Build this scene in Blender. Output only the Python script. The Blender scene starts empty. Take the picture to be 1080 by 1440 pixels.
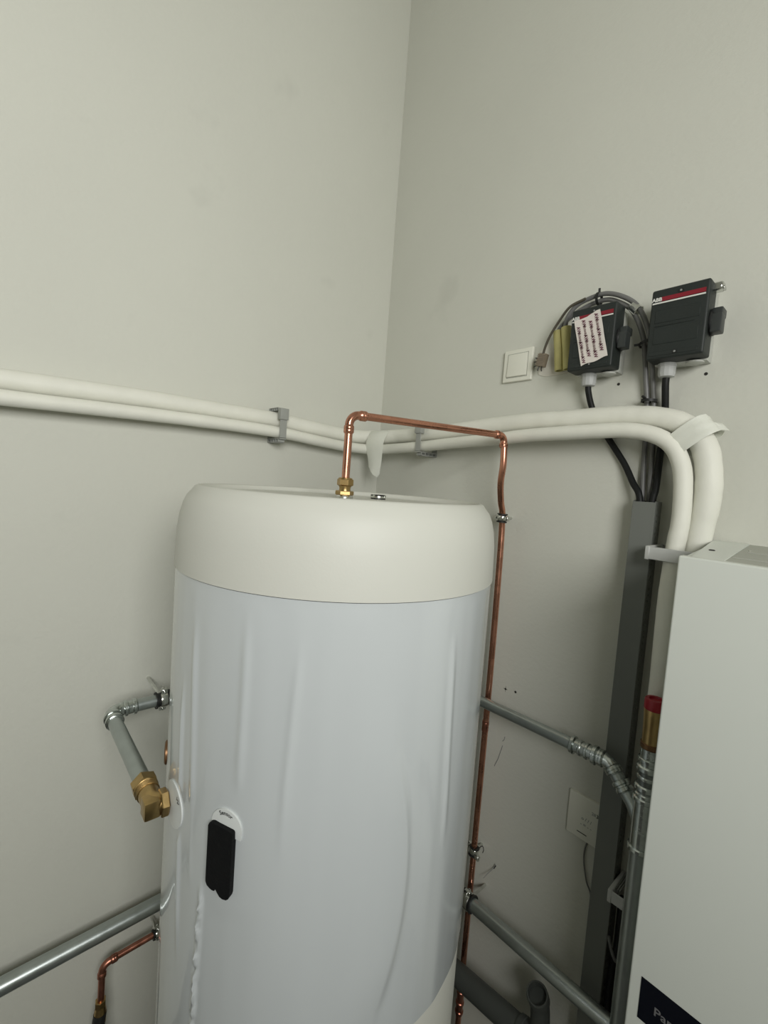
import bpy, bmesh, math, random
from mathutils import Vector, Matrix, noise

random.seed(7)
S = bpy.context.scene
COL = S.collection
PI = math.pi

# ------------------------------------------------------------------ camera
cam_data = bpy.data.cameras.new('camera')
cam = bpy.data.objects.new('camera', cam_data)
COL.objects.link(cam)
cam_data.sensor_fit = 'VERTICAL'
cam_data.sensor_height = 36.0
cam_data.sensor_width = 27.0
cam_data.lens = 36.0 * 625.0 / 1440.0
cam_data.clip_start = 0.02
CAMM = ((0.661447, -0.095487, 0.743888, 1.226068),
        (0.7464, -0.013148, -0.665368, -1.05),
        (0.073315, 0.995344, 0.062575, 1.7),
        (0.0, 0.0, 0.0, 1.0))
cam.matrix_world = Matrix(CAMM)
S.camera = cam

# ------------------------------------------------------------------ world, light, exposure
W = bpy.data.worlds.new('world'); S.world = W
W.use_nodes = True
bg = W.node_tree.nodes['Background']
bg.inputs[0].default_value = (0.80, 0.88, 1.0, 1)
bg.inputs[1].default_value = 0.6
S.view_settings.view_transform = 'Standard'
S.view_settings.look = 'None'
S.view_settings.gamma = 1.0
S.view_settings.use_curve_mapping = False
S.view_settings.exposure = 0.0

def area(name, loc, target, sx, sy, power, color):
    l = bpy.data.lights.new(name, 'AREA'); l.shape = 'RECTANGLE'
    l.size = sx; l.size_y = sy; l.energy = power; l.color = color
    o = bpy.data.objects.new(name, l); COL.objects.link(o)
    o.location = loc
    o.rotation_euler = (Vector(target) - Vector(loc)).to_track_quat('-Z', 'Y').to_euler()
    return o
RX, RY, RZ = 2.3, -4.6, 3.7            # room extents
area('window_daylight', (RX + 0.02, -1.50, 2.22), (0, -1.50, 2.22), 1.1, 0.8, 37.5, (1.0, 0.99, 0.96))

# ------------------------------------------------------------------ materials
def mat(name, color, rough=0.5, metal=0.0, spec=0.5, coat=0.0, noise_amt=0.0, noise_scale=20.0,
        bump=0.0, bump_scale=60.0, stretch=(1, 1, 1), coat_rough=0.05, rough_noise=0.0):
    m = bpy.data.materials.new(name); m.use_nodes = True
    nt = m.node_tree; N = nt.nodes; L = nt.links
    p = N['Principled BSDF']
    p.inputs['Base Color'].default_value = (*color, 1)
    p.inputs['Roughness'].default_value = rough
    p.inputs['Metallic'].default_value = metal
    p.inputs['Specular IOR Level'].default_value = spec
    p.inputs['Coat Weight'].default_value = coat
    p.inputs['Coat Roughness'].default_value = coat_rough
    tc = N.new('ShaderNodeTexCoord'); mp = N.new('ShaderNodeMapping')
    mp.inputs['Scale'].default_value = stretch
    L.new(tc.outputs['Object'], mp.inputs['Vector'])
    if noise_amt > 0:
        n = N.new('ShaderNodeTexNoise'); n.inputs['Scale'].default_value = noise_scale
        n.inputs['Detail'].default_value = 6
        L.new(mp.outputs[0], n.inputs['Vector'])
        r = N.new('ShaderNodeMapRange')
        r.inputs['From Min'].default_value = 0.3; r.inputs['From Max'].default_value = 0.7
        r.inputs['To Min'].default_value = 1 - noise_amt; r.inputs['To Max'].default_value = 1 + noise_amt
        L.new(n.outputs[0], r.inputs['Value'])
        mx = N.new('ShaderNodeVectorMath'); mx.operation = 'SCALE'
        mx.inputs[0].default_value = color
        L.new(r.outputs[0], mx.inputs['Scale'])
        L.new(mx.outputs[0], p.inputs['Base Color'])
        if rough_noise:
            r2 = N.new('ShaderNodeMapRange')
            r2.inputs['From Min'].default_value = 0.3; r2.inputs['From Max'].default_value = 0.7
            r2.inputs['To Min'].default_value = max(rough - rough_noise, 0.02); r2.inputs['To Max'].default_value = rough + rough_noise
            L.new(n.outputs[0], r2.inputs['Value']); L.new(r2.outputs[0], p.inputs['Roughness'])
    if bump > 0:
        n = N.new('ShaderNodeTexNoise'); n.inputs['Scale'].default_value = bump_scale
        n.inputs['Detail'].default_value = 4
        L.new(mp.outputs[0], n.inputs['Vector'])
        b = N.new('ShaderNodeBump'); b.inputs['Strength'].default_value = bump
        b.inputs['Distance'].default_value = 0.002
        L.new(n.outputs[0], b.inputs['Height'])
        L.new(b.outputs[0], p.inputs['Normal'])
        if coat > 0: L.new(b.outputs[0], p.inputs['Coat Normal'])
    return m

def wall_material(name, color):
    m = mat(name, color, rough=0.75, spec=0.25, noise_amt=0.025, noise_scale=1.7, bump=0.35, bump_scale=90)
    nt = m.node_tree; N = nt.nodes; L = nt.links
    p = N['Principled BSDF']
    # faint smudges of their own shape on the paint
    src = p.inputs['Base Color'].links[0].from_socket
    n = N.new('ShaderNodeTexNoise'); n.inputs['Scale'].default_value = 5.5; n.inputs['Detail'].default_value = 3
    tc = [x for x in N if x.type == 'TEX_COORD'][0]
    L.new(tc.outputs['Object'], n.inputs['Vector'])
    r = N.new('ShaderNodeMapRange'); r.inputs['From Min'].default_value = 0.66; r.inputs['From Max'].default_value = 0.78
    r.inputs['To Min'].default_value = 1.0; r.inputs['To Max'].default_value = 0.93
    L.new(n.outputs[0], r.inputs['Value'])
    s = N.new('ShaderNodeVectorMath'); s.operation = 'SCALE'
    L.new(src, s.inputs[0]); L.new(r.outputs[0], s.inputs['Scale'])
    L.new(s.outputs[0], p.inputs['Base Color'])
    return m

M = dict(
    wall=wall_material('wall_paint', (0.64, 0.645, 0.578)),
    floor=mat('floor_concrete', (0.09, 0.09, 0.085), rough=0.7, noise_amt=0.12, noise_scale=6, bump=0.3),
    ceiling=mat('ceiling_paint', (0.55, 0.55, 0.50), rough=0.85, noise_amt=0.02, noise_scale=3),
    cover=mat('cream_plastic', (0.60, 0.605, 0.55), rough=0.5, spec=0.4, noise_amt=0.01, noise_scale=4, bump=0.08, bump_scale=250),
    jacket=mat('white_foil_jacket', (0.56, 0.595, 0.605), rough=0.28, spec=0.5, coat=0.9, coat_rough=0.05,
               bump=0.5, bump_scale=5.0, stretch=(1.6, 1.6, 0.22), noise_amt=0.012, noise_scale=6),
    copper=mat('copper', (0.60, 0.29, 0.20), rough=0.28, metal=1.0, noise_amt=0.14, noise_scale=25, rough_noise=0.08, stretch=(1, 1, 1)),
    copper_dark=mat('worn_copper', (0.46, 0.20, 0.14), rough=0.35, metal=1.0, noise_amt=0.2, noise_scale=40, rough_noise=0.1),
    brass=mat('brass', (0.46, 0.32, 0.14), rough=0.3, metal=1.0, noise_amt=0.12, noise_scale=50),
    brass_brown=mat('brown_brass', (0.20, 0.11, 0.055), rough=0.4, metal=0.8, noise_amt=0.1, noise_scale=50),
    galv=mat('galvanised_steel', (0.43, 0.47, 0.46), rough=0.34, metal=0.9, noise_amt=0.08, noise_scale=30, rough_noise=0.06),
    fitting=mat('press_fitting_steel', (0.56, 0.60, 0.58), rough=0.22, metal=1.0, noise_amt=0.12, noise_scale=90, rough_noise=0.08),
    chrome=mat('bright_zinc', (0.68, 0.69, 0.66), rough=0.2, metal=1.0, noise_amt=0.1, noise_scale=80),
    rubber=mat('black_rubber', (0.012, 0.013, 0.012), rough=0.55, noise_amt=0.1, noise_scale=60),
    cable=mat('black_cable_sheath', (0.007, 0.008, 0.008), rough=0.55, spec=0.3, noise_amt=0.1, noise_scale=40),
    greycable=mat('grey_cable_sheath', (0.16, 0.16, 0.155), rough=0.4, noise_amt=0.12, noise_scale=30),
    thincable=mat('thin_dark_cable_sheath', (0.085, 0.075, 0.055), rough=0.4, noise_amt=0.1, noise_scale=40),
    insul=mat('white_pipe_insulation', (0.79, 0.79, 0.71), rough=0.6, noise_amt=0.03, noise_scale=14, bump=0.5, bump_scale=35),
    tape=mat('white_wrapping_tape', (0.75, 0.765, 0.69), rough=0.5, noise_amt=0.02, noise_scale=20, bump=0.4, bump_scale=30),
    trunk=mat('grey_trunking', (0.165, 0.175, 0.16), rough=0.45, noise_amt=0.03, noise_scale=8),
    trunkdark=mat('trunking_inside', (0.05, 0.052, 0.048), rough=0.6, noise_amt=0.05, noise_scale=8),
    clip=mat('grey_plastic_clip', (0.33, 0.34, 0.315), rough=0.45, noise_amt=0.04, noise_scale=30),
    clipw=mat('pale_plastic_clip', (0.52, 0.53, 0.51), rough=0.42, noise_amt=0.03, noise_scale=30),
    box=mat('dark_grey_enclosure', (0.022, 0.027, 0.025), rough=0.5, spec=0.35, noise_amt=0.05, noise_scale=20, bump=0.1, bump_scale=400),
    boxblack=mat('black_plastic', (0.012, 0.013, 0.013), rough=0.4, noise_amt=0.05, noise_scale=20),
    knob=mat('dark_grey_rotary_plastic', (0.034, 0.039, 0.038), rough=0.4, noise_amt=0.05, noise_scale=20),
    boxbase=mat('light_grey_enclosure', (0.50, 0.51, 0.47), rough=0.5, noise_amt=0.02, noise_scale=20),
    gland=mat('grey_gland_plastic', (0.47, 0.48, 0.47), rough=0.4, noise_amt=0.04, noise_scale=30),
    red=mat('red_print', (0.23, 0.008, 0.02), rough=0.5, noise_amt=0.03, noise_scale=20),
    whiteprint=mat('white_print', (0.72, 0.72, 0.68), rough=0.5, noise_amt=0.02, noise_scale=20),
    sticker=mat('pinkish_white_sticker', (0.74, 0.69, 0.64), rough=0.5, noise_amt=0.05, noise_scale=40, bump=0.3, bump_scale=80),
    ink=mat('brown_sticker_ink', (0.16, 0.09, 0.09), rough=0.6, noise_amt=0.1, noise_scale=60),
    redink=mat('red_brown_sticker_ink', (0.13, 0.035, 0.06), rough=0.6, noise_amt=0.1, noise_scale=60),
    blackink=mat('black_ink', (0.015, 0.015, 0.017), rough=0.5, noise_amt=0.05, noise_scale=60),
    greyink=mat('grey_ink', (0.28, 0.29, 0.28), rough=0.5, noise_amt=0.05, noise_scale=60),
    paper=mat('white_paper_label', (0.68, 0.71, 0.70), rough=0.5, noise_amt=0.02, noise_scale=30),
    navy=mat('near_black_label', (0.004, 0.005, 0.009), rough=0.6, spec=0.1, noise_amt=0.05, noise_scale=30),
    silverprint=mat('grey_print', (0.15, 0.15, 0.155), rough=0.5, noise_amt=0.05, noise_scale=30),
    switch=mat('white_switch_plastic', (0.76, 0.76, 0.67), rough=0.35, noise_amt=0.01, noise_scale=10),
    cabinet=mat('white_lacquered_steel', (0.68, 0.71, 0.66), rough=0.4, spec=0.45, noise_amt=0.01, noise_scale=3),
    lid=mat('grey_steel_lid', (0.40, 0.41, 0.36), rough=0.5, noise_amt=0.04, noise_scale=10),
    yellow=mat('yellow_sleeve', (0.52, 0.48, 0.20), rough=0.6, noise_amt=0.08, noise_scale=30, bump=0.2),
    brown=mat('brown_connector', (0.23, 0.19, 0.14), rough=0.5, noise_amt=0.1, noise_scale=50),
    reddot=mat('red_cap_plastic', (0.30, 0.008, 0.018), rough=0.35, noise_amt=0.05, noise_scale=20),
    drain=mat('grey_drain_plastic', (0.06, 0.066, 0.06), rough=0.5, noise_amt=0.05, noise_scale=10),
    hole=mat('dark_hole', (0.03, 0.028, 0.024), rough=0.9, noise_amt=0.1, noise_scale=60),
    foam=mat('black_foam', (0.004, 0.0045, 0.005), rough=0.75, spec=0.2, noise_amt=0.1, noise_scale=80, bump=0.4, bump_scale=200),
    glass=mat('window_frame_paint', (0.7, 0.7, 0.68), rough=0.4, noise_amt=0.01, noise_scale=5),
    patch=mat('pale_plaster_patch', (0.66, 0.64, 0.57), rough=0.8, noise_amt=0.06, noise_scale=25, bump=0.6, bump_scale=60),
)

# ------------------------------------------------------------------ helpers
def finish(name, bm, m, parent=None, smooth=True, angle=40):
    bmesh.ops.recalc_face_normals(bm, faces=bm.faces)
    me = bpy.data.meshes.new(name)
    bm.to_mesh(me); bm.free()
    me.materials.append(M[m])
    if smooth:
        me.polygons.foreach_set('use_smooth', [True] * len(me.polygons))
        me.set_sharp_from_angle(angle=math.radians(angle))
    o = bpy.data.objects.new(name, me); COL.objects.link(o)
    if parent: 
        o.parent = parent
        o.matrix_parent_inverse = parent_inv(parent)
    return o
def finish_each(name, bm, m, parent=None, **kw):
    """one object for every loose piece of the bmesh"""
    left = set(bm.verts); out = []
    while left:
        st = [left.pop()]; isl = set(st)
        while st:
            v = st.pop()
            for e in v.link_edges:
                o = e.other_vert(v)
                if o in left: left.discard(o); isl.add(o); st.append(o)
        out.append(isl)
    res = []
    for isl in out:
        b2 = bmesh.new(); mp = {v: b2.verts.new(v.co) for v in isl}
        for f in {f for v in isl for f in v.link_faces}: b2.faces.new([mp[v] for v in f.verts])
        res.append(finish(name, b2, m, parent, **kw))
    bm.free()
    return res
def parent_inv(p):
    m = p.matrix_basis.copy()
    q = p.parent
    w = p.matrix_basis if q is None else (world_of(q) @ p.matrix_parent_inverse @ p.matrix_basis)
    return w.inverted()
def world_of(p):
    return p.matrix_basis.copy() if p.parent is None else world_of(p.parent) @ p.matrix_parent_inverse @ p.matrix_basis
def tag(o, label=None, cat=None, group=None, kind=None):
    if label: o['label'] = label
    if cat: o['category'] = cat
    if group: o['group'] = group
    if kind: o['kind'] = kind
    return o
def thing(name, loc, label, cat, group=None):
    o = bpy.data.objects.new(name, None); COL.objects.link(o)
    o.empty_display_size = 0.03
    o.location = loc
    return tag(o, label, cat, group)

def frame(d, up=Vector((0, 0, 1))):
    d = Vector(d).normalized()
    if abs(d.dot(up)) > 0.99: up = Vector((0, 1, 0))
    x = d.cross(up).normalized(); y = x.cross(d).normalized()
    return x, y, d
def b_box(bm, lo, hi, bevel=0.0, seg=2, mtx=None):
    r = bmesh.ops.create_cube(bm, size=1.0)
    vs = r['verts']
    lo = Vector(lo); hi = Vector(hi)
    for v in vs:
        v.co = Vector(((lo[i] + hi[i]) / 2 + v.co[i] * (hi[i] - lo[i]) for i in range(3)))
    es = list({e for v in vs for e in v.link_edges})
    if bevel > 0:
        r = bmesh.ops.bevel(bm, geom=es, offset=bevel, segments=seg, profile=0.6, affect='EDGES')
        vs = list({v for f in r['faces'] for v in f.verts} | {v for v in vs if v.is_valid})
    if mtx is not None:
        for v in vs: v.co = mtx @ v.co
    return vs
def b_tube(bm, pts, rad, seg=20, caps=True, up=None):
    pts = [Vector(p) for p in pts]
    n = len(pts); rr = rad if callable(rad) else (lambda i: rad)
    t0 = (pts[1] - pts[0]).normalized()
    x, y, _ = frame(t0)
    rings = []
    prev = t0
    for i, p in enumerate(pts):
        if i == 0: t = t0
        elif i == n - 1: t = (pts[-1] - pts[-2]).normalized()
        else: t = ((pts[i] - pts[i - 1]).normalized() + (pts[i + 1] - pts[i]).normalized()).normalized()
        q = prev.rotation_difference(t)
        x = (q @ x).normalized(); y = t.cross(x).normalized(); prev = t
        r = rr(i)
        rings.append([bm.verts.new(p + x * (r * math.cos(a)) + y * (r * math.sin(a)))
                      for a in [2 * PI * k / seg for k in range(seg)]])
    for a, b in zip(rings, rings[1:]):
        for k in range(seg):
            bm.faces.new((a[k], a[(k + 1) % seg], b[(k + 1) % seg], b[k]))
    if caps:
        bm.faces.new(list(reversed(rings[0]))); bm.faces.new(rings[-1])
def b_lathe(bm, origin, axis, prof, seg=28, hexa=False, rot=0.0, closed=False):
    """prof: list of (t along axis, radius)."""
    o = Vector(origin); x, y, d = frame(axis)
    rings = []
    for t, r in prof:
        rings.append([bm.verts.new(o + d * t + x * (r * math.cos(a)) + y * (r * math.sin(a)))
                      for a in [rot + 2 * PI * k / seg for k in range(seg)]])
    for a, b in zip(rings, rings[1:]):
        for k in range(seg):
            bm.faces.new((a[k], a[(k + 1) % seg], b[(k + 1) % seg], b[k]))
    if closed:
        a, b = rings[-1], rings[0]
        for k in range(seg): bm.faces.new((a[k], a[(k + 1) % seg], b[(k + 1) % seg], b[k]))
    else:
        bm.faces.new(list(reversed(rings[0]))); bm.faces.new(rings[-1])
def b_sheet(bm, grid, off):
    """thin closed sheet from a grid of points, thickness given as an offset vector"""
    off = Vector(off); m = len(grid); n = len(grid[0])
    A = [[bm.verts.new(p) for p in row] for row in grid]
    B = [[bm.verts.new(Vector(p) + off) for p in row] for row in grid]
    for i in range(m - 1):
        for j in range(n - 1):
            bm.faces.new((A[i][j], A[i][j + 1], A[i + 1][j + 1], A[i + 1][j])); bm.faces.new((B[i][j], B[i + 1][j], B[i + 1][j + 1], B[i][j + 1]))
    for i in range(m - 1):
        for j in (0, n - 1): bm.faces.new((A[i][j], A[i + 1][j], B[i + 1][j], B[i][j]))
    for j in range(n - 1):
        for i in (0, m - 1): bm.faces.new((A[i][j], A[i][j + 1], B[i][j + 1], B[i][j]))
def b_prism(bm, pts2, y0, y1, plane='xz'):
    """closed polygon extruded; plane xz -> extrude along y, xy -> along z, yz -> along x"""
    def P(a, b, c):
        return {'xz': (a, c, b), 'xy': (a, b, c), 'yz': (c, a, b)}[plane]
    A = [bm.verts.new(P(a, b, y0)) for a, b in pts2]; B = [bm.verts.new(P(a, b, y1)) for a, b in pts2]
    n = len(pts2)
    bm.faces.new(A); bm.faces.new(list(reversed(B)))
    for k in range(n): bm.faces.new((A[k], B[k], B[(k + 1) % n], A[(k + 1) % n]))
def box(name, lo, hi, m, parent=None, bevel=0.0, seg=2, mtx=None):
    bm = bmesh.new(); b_box(bm, lo, hi, bevel, seg, mtx); return finish(name, bm, m, parent)
def tube(name, pts, rad, m, parent=None, seg=20, caps=True):
    bm = bmesh.new(); b_tube(bm, pts, rad, seg, caps); return finish(name, bm, m, parent)
def lathe(name, origin, axis, prof, m, parent=None, seg=28, rot=0.0, angle=40, closed=False):
    bm = bmesh.new(); b_lathe(bm, origin, axis, prof, seg, rot=rot, closed=closed); return finish(name, bm, m, parent, angle=angle)
def smooth_path(ctrl, n=10):
    """Catmull-Rom through control points"""
    P = [Vector(c) for c in ctrl]
    P = [P[0] * 2 - P[1]] + P + [P[-1] * 2 - P[-2]]
    out = []
    for i in range(1, len(P) - 2):
        for k in range(n):
            t = k / n
            a, b, c, d = P[i - 1], P[i], P[i + 1], P[i + 2]
            out.append(0.5 * ((2 * b) + (c - a) * t + (2 * a - 5 * b + 4 * c - d) * t * t + (3 * b - a - 3 * c + d) * t ** 3))
    out.append(P[-2]); return out
def arc_corner(a, c, b, rad, n=10):
    """points rounding the corner c between a and b with the given bend radius"""
    a, c, b = Vector(a), Vector(c), Vector(b)
    u = (a - c).normalized(); v = (b - c).normalized()
    ang = u.angle(v); L = rad / math.tan(ang / 2)
    p0 = c + u * L; p1 = c + v * L
    cen = c + (u + v).normalized() * (rad / math.sin(ang / 2))
    out = []
    r0 = p0 - cen; r1 = p1 - cen; th = r0.angle(r1)
    for k in range(n + 1):
        t = k / n
        out.append(cen + (r0 * math.sin((1 - t) * th) + r1 * math.sin(t * th)) / math.sin(th))
    return out
def text_mesh(name, s, size, fn, m, parent, extrude=0.0, align='CENTER', bold=0.0):
    """flat lettering; fn maps (x, y) in text space to a world point"""
    c = bpy.data.curves.new(name, 'FONT'); c.body = s; c.size = size; c.align_x = align; c.align_y = 'CENTER'
    c.resolution_u = 3; c.offset = bold
    t = bpy.data.objects.new(name, c); COL.objects.link(t)
    dg = bpy.context.evaluated_depsgraph_get()
    me = bpy.data.meshes.new_from_object(t.evaluated_get(dg))
    bpy.data.objects.remove(t); bpy.data.curves.remove(c)
    for v in me.vertices: v.co = fn(v.co.x, v.co.y)
    me.materials.clear(); me.materials.append(M[m])
    me.name = name
    o = bpy.data.objects.new(name, me); COL.objects.link(o)
    if parent:
        o.parent = parent; o.matrix_parent_inverse = parent_inv(parent)
    return o

# ------------------------------------------------------------------ room shell
def structure(o): o['kind'] = 'structure'; return o
T_ = 0.12
structure(box('floor', (-T_, RY - T_, -T_), (RX + T_, T_, 0), 'floor'))
structure(box('ceiling', (-T_, RY - T_, RZ), (RX + T_, T_, RZ + T_), 'ceiling'))
wl = structure(box('wall_left', (-T_, RY, 0), (0, 0, RZ), 'wall'))
wb = structure(box('wall_back', (-T_, 0, 0), (RX + T_, T_, RZ), 'wall'))
structure(box('wall_front', (-T_, RY - T_, 0), (RX + T_, RY, RZ), 'wall'))
WY0, WY1, WZ0, WZ1 = -2.07, -.93, 1.80, 2.64
bm = bmesh.new()
b_box(bm, (RX, RY, 0), (RX + T_, WY0, RZ)); b_box(bm, (RX, WY1, 0), (RX + T_, 0, RZ))
b_box(bm, (RX, WY0, 0), (RX + T_, WY1, WZ0)); b_box(bm, (RX, WY0, WZ1), (RX + T_, WY1, RZ))
structure(finish('wall_right', bm, 'wall'))
bm = bmesh.new()
for lo, hi in (((RX + .04, WY0, WZ0), (RX + .09, WY0 + .05, WZ1)), ((RX + .04, WY1 - .05, WZ0), (RX + .09, WY1, WZ1)),
               ((RX + .04, WY0 + .05, WZ0), (RX + .09, WY1 - .05, WZ0 + .05)), ((RX + .04, WY0 + .05, WZ1 - .05), (RX + .09, WY1 - .05, WZ1))):
    b_box(bm, lo, hi)
structure(finish('window_1', bm, 'glass'))

# ------------------------------------------------------------------ the hot water tank
TX, TY, TR = 0.512, -0.522, 0.298
tank = thing('storage_tank', (TX, TY, 0), 'tall white cylindrical hot water tank with cream top cover in the room corner', 'water tank')
def lathe_z(name, prof, m, parent, seg=128, angle=50):
    bm = bmesh.new(); b_lathe(bm, (TX, TY, 0), (0, 0, 1), prof, seg); return finish(name, bm, m, parent, angle=angle)
lathe_z('top_cover', [(1.538, .280), (1.538, .3002), (1.56, .2998), (1.60, .2985), (1.625, .2955), (1.645, .2905), (1.658, .285), (1.668, .2765),
                      (1.6735, .2730), (1.676, .2685), (1.6755, .2645), (1.672, .2615), (1.6665, .2585), (1.6655, .255), (1.6655, .05)], 'cover', tank)
# foil jacket with real folds
def sm(x, a, b):
    t = min(max((x - a) / (b - a), 0), 1); return t * t * (3 - 2 * t)
def jacket_r(a, z):
    d = 0.0
    p = Vector((math.cos(a) * 2.2, math.sin(a) * 2.2, z * 0.9))
    d += 0.0016 * noise.noise(p * 1.7 + Vector((3, 1, 0)))
    fade = sm(z, .88, 1.0) * sm(1.53 - z, 0, .08)
    # big soft fold down the right side
    ac = math.radians(-11.5 - 5.0 * min(1.3, ((z - 1.12) / .18) ** 2)); w = a - ac
    d += 0.0045 * (math.exp(-(w / .16) ** 2) if w < 0 else math.exp(-(w / .032) ** 2)) * sm(z, .86, 1.0) * sm(1.42 - z, 0, .2)
    # crinkled seam on the left front
    a2 = math.radians(-72.5 + 1.0 * math.sin(z * 7)); w = a - a2
    d += 0.0042 * math.exp(-(w / .016) ** 2) * sm(1.28 - z, 0, .2) * (1 + 1.5 * noise.noise(Vector((0, w * 50, z * 48))) + .6 * noise.noise(Vector((5, w * 90, z * 130))))
    # soft vertical creases
    for deg, z0, z1, amp, wd in ((-79, 1.05, 1.5, .002, .03), (-62, 1.2, 1.53, .0016, .035), (-45, 1.15, 1.5, .0012, .03), (-84, .9, 1.4, .0022, .025), (3, 1.1, 1.5, .0014, .03)):
        w = a - math.radians(deg + 2.0 * math.sin(z * 5 + deg))
        d += 1.7 * amp * math.exp(-(w / (wd * .7)) ** 2) * sm(z, z0, z0 + .12) * sm(z1 - z, 0, .1)
    d += 0.0010 * noise.noise(Vector((a * 9, 0, z * 1.6)))
    for ca, cz, ra in ((-89.5, 1.163, .045), (-64.2, 1.16, .075)):        # pressed flat under the labels
        q = math.hypot((a - math.radians(ca)) * TR, (z - cz) * (1 if ra < .05 else .8)) / ra
        d *= sm(q, .85, 1.25)
    return TR + d * sm(1.538 - z, 0, .03)
bm = bmesh.new()
NA, NZ = 720, 240; Z0, Z1 = .852, 1.5365
rows = []
for j in range(NZ + 1):
    row = []
    for k in range(NA):
        a = -PI + 2 * PI * k / NA
        zb = Z0 - .17 * sm(-a, .7, 1.5) * sm(a + PI, 0, .8)     # the jacket's lower edge hangs lower on the left front
        z = zb + (Z1 - zb) * j / NZ
        row.append(bm.verts.new((TX + jacket_r(a, z) * math.cos(a), TY + jacket_r(a, z) * math.sin(a), z)))
    rows.append(row)
_ = ([0 for a in [-PI + 2 * PI * k / NA for k in range(NA)]])
for r0, r1 in zip(rows, rows[1:]):
    for k in range(NA): bm.faces.new((r0[k], r0[(k + 1) % NA], r1[(k + 1) % NA], r1[k]))
for ring, z in ((rows[0], Z0), (rows[-1], Z1)):
    inner = [bm.verts.new((TX + (v.co.x - TX) * .972, TY + (v.co.y - TY) * .972, v.co.z)) for v in ring]
    for k in range(NA): bm.faces.new((ring[k], ring[(k + 1) % NA], inner[(k + 1) % NA], inner[k]))
finish('jacket', bm, 'jacket', tank, angle=80)
tag(lathe_z('base_cover', [(0.06, .27), (0.07, .29), (0.12, .2965), (0.84, .2965), (0.8535, .2925), (.87, .285)], 'cover', tank), 'cream lower cover below the white jacket')
bm = bmesh.new()
for k in range(3):
    a = k * 2 * PI / 3 + .4
    b_lathe(bm, (TX + .2 * math.cos(a), TY + .2 * math.sin(a), 0), (0, 0, 1), [(0, .025), (.01, .025), (.012, .012), (.065, .012)], 16)
finish_each('foot', bm, 'rubber', tank)
def on_tank(deg_c, z_c, dr=0.0008):
    """map tangent-plane coordinates (x to the right, y up) onto the tank face"""
    ac = math.radians(deg_c)
    def fn(x, y):
        a = ac + x / TR; r = TR + dr
        return Vector((TX + r * math.cos(a), TY + r * math.sin(a), z_c + y))
    return fn
def patch_on_tank(name, outline, deg, z, m, parent, dr0=-.001, dr1=.0009, rings=6):
    """thin plate following the tank wall from a star-shaped outline of (x, y)"""
    bm = bmesh.new(); n = len(outline)
    f1 = on_tank(deg, z, dr1); f0 = on_tank(deg, z, dr0)
    cx = sum(p[0] for p in outline) / n; cy = sum(p[1] for p in outline) / n
    layers = [[bm.verts.new(f1(cx + (x - cx) * k / rings, cy + (y - cy) * k / rings)) for x, y in outline] for k in range(1, rings + 1)]
    c = bm.verts.new(f1(cx, cy))
    for k in range(n): bm.faces.new((c, layers[0][k], layers[0][(k + 1) % n]))
    for a, b in zip(layers, layers[1:]):
        for k in range(n): bm.faces.new((a[k], a[(k + 1) % n], b[(k + 1) % n], b[k]))
    lo = [bm.verts.new(f0(x, y)) for x, y in outline]
    a = layers[-1]
    for k in range(n): bm.faces.new((a[k], a[(k + 1) % n], lo[(k + 1) % n], lo[k]))
    return finish(name, bm, m, parent)
# sensor cover: black rounded foam plate, torn at the bottom
ol = [(-.0215, .046), (-.0195, .0505), (-.015, .0525), (-.012, .0525), (.018, .0505), (.0205, .0495), (.0215, .047), (.0215, -.043), (.020, -.0485), (.0165, -.0515), (.010, -.0525), (.005, -.051), (.001, -.047),
      (-.0025, -.0430), (-.0045, -.0465), (-.009, -.0472), (-.014, -.0460), (-.0185, -.0440), (-.021, -.040), (-.0215, -.036)]
sc = patch_on_tank('sensor_cover', ol, -64.2, 1.1465, 'foam', tank, -.002, .009)
tag(sc, 'black foam sensor cover on the tank front')
# label "Sensor" arched above it
arc = []
R1 = .0265
for k in range(19):
    t = math.radians(180 - 10 * k); arc.append((R1 * math.cos(t), R1 * math.sin(t)))
lab = patch_on_tank('sensor_label', arc + [(.026, -.012), (-.026, -.012)], -63.3, 1.195, 'paper', tank, -.001, .0025)
for v in lab.data.vertices: pass
tag(lab, 'white arched label reading Sensor')
fl = on_tank(-63.3, 1.195, .0036)
def arcfn(x, y, R=.0212):
    t = PI / 2 - x / R
    return fl((R + y) * math.cos(t), (R + y) * math.sin(t))
text_mesh('lettering', 'Sensor', .0085, arcfn, 'blackink', lab, bold=.0001)
# round label and port at the brass elbow
port = patch_on_tank('port_label', [(.036 * math.cos(a), .036 * math.sin(a)) for a in [2 * PI * k / 36 for k in range(36)]], -89.5, 1.163, 'paper', tank, -.001, .002)
tag(port, 'round white label behind the brass elbow')
fp = on_tank(-89.5, 1.163, .0032)
def arcfn2(x, y, R=.028):
    t = math.radians(40) - x / R
    return fp((R + y) * math.cos(t), (R + y) * math.sin(t))
text_mesh('lettering', 'VV', .009, arcfn2, 'blackink', port, bold=.0002)
# small side port on the hidden side
a = math.radians(-108)
dirp = Vector((math.cos(a), math.sin(a), 0))
lathe('side_port', Vector((TX, TY, 1.195)) + dirp * (TR - .006), dirp, [(0, .020), (.008, .020), (.010, .017), (.010, .010), (.004, .009)], 'brass_brown', tank)
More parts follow.
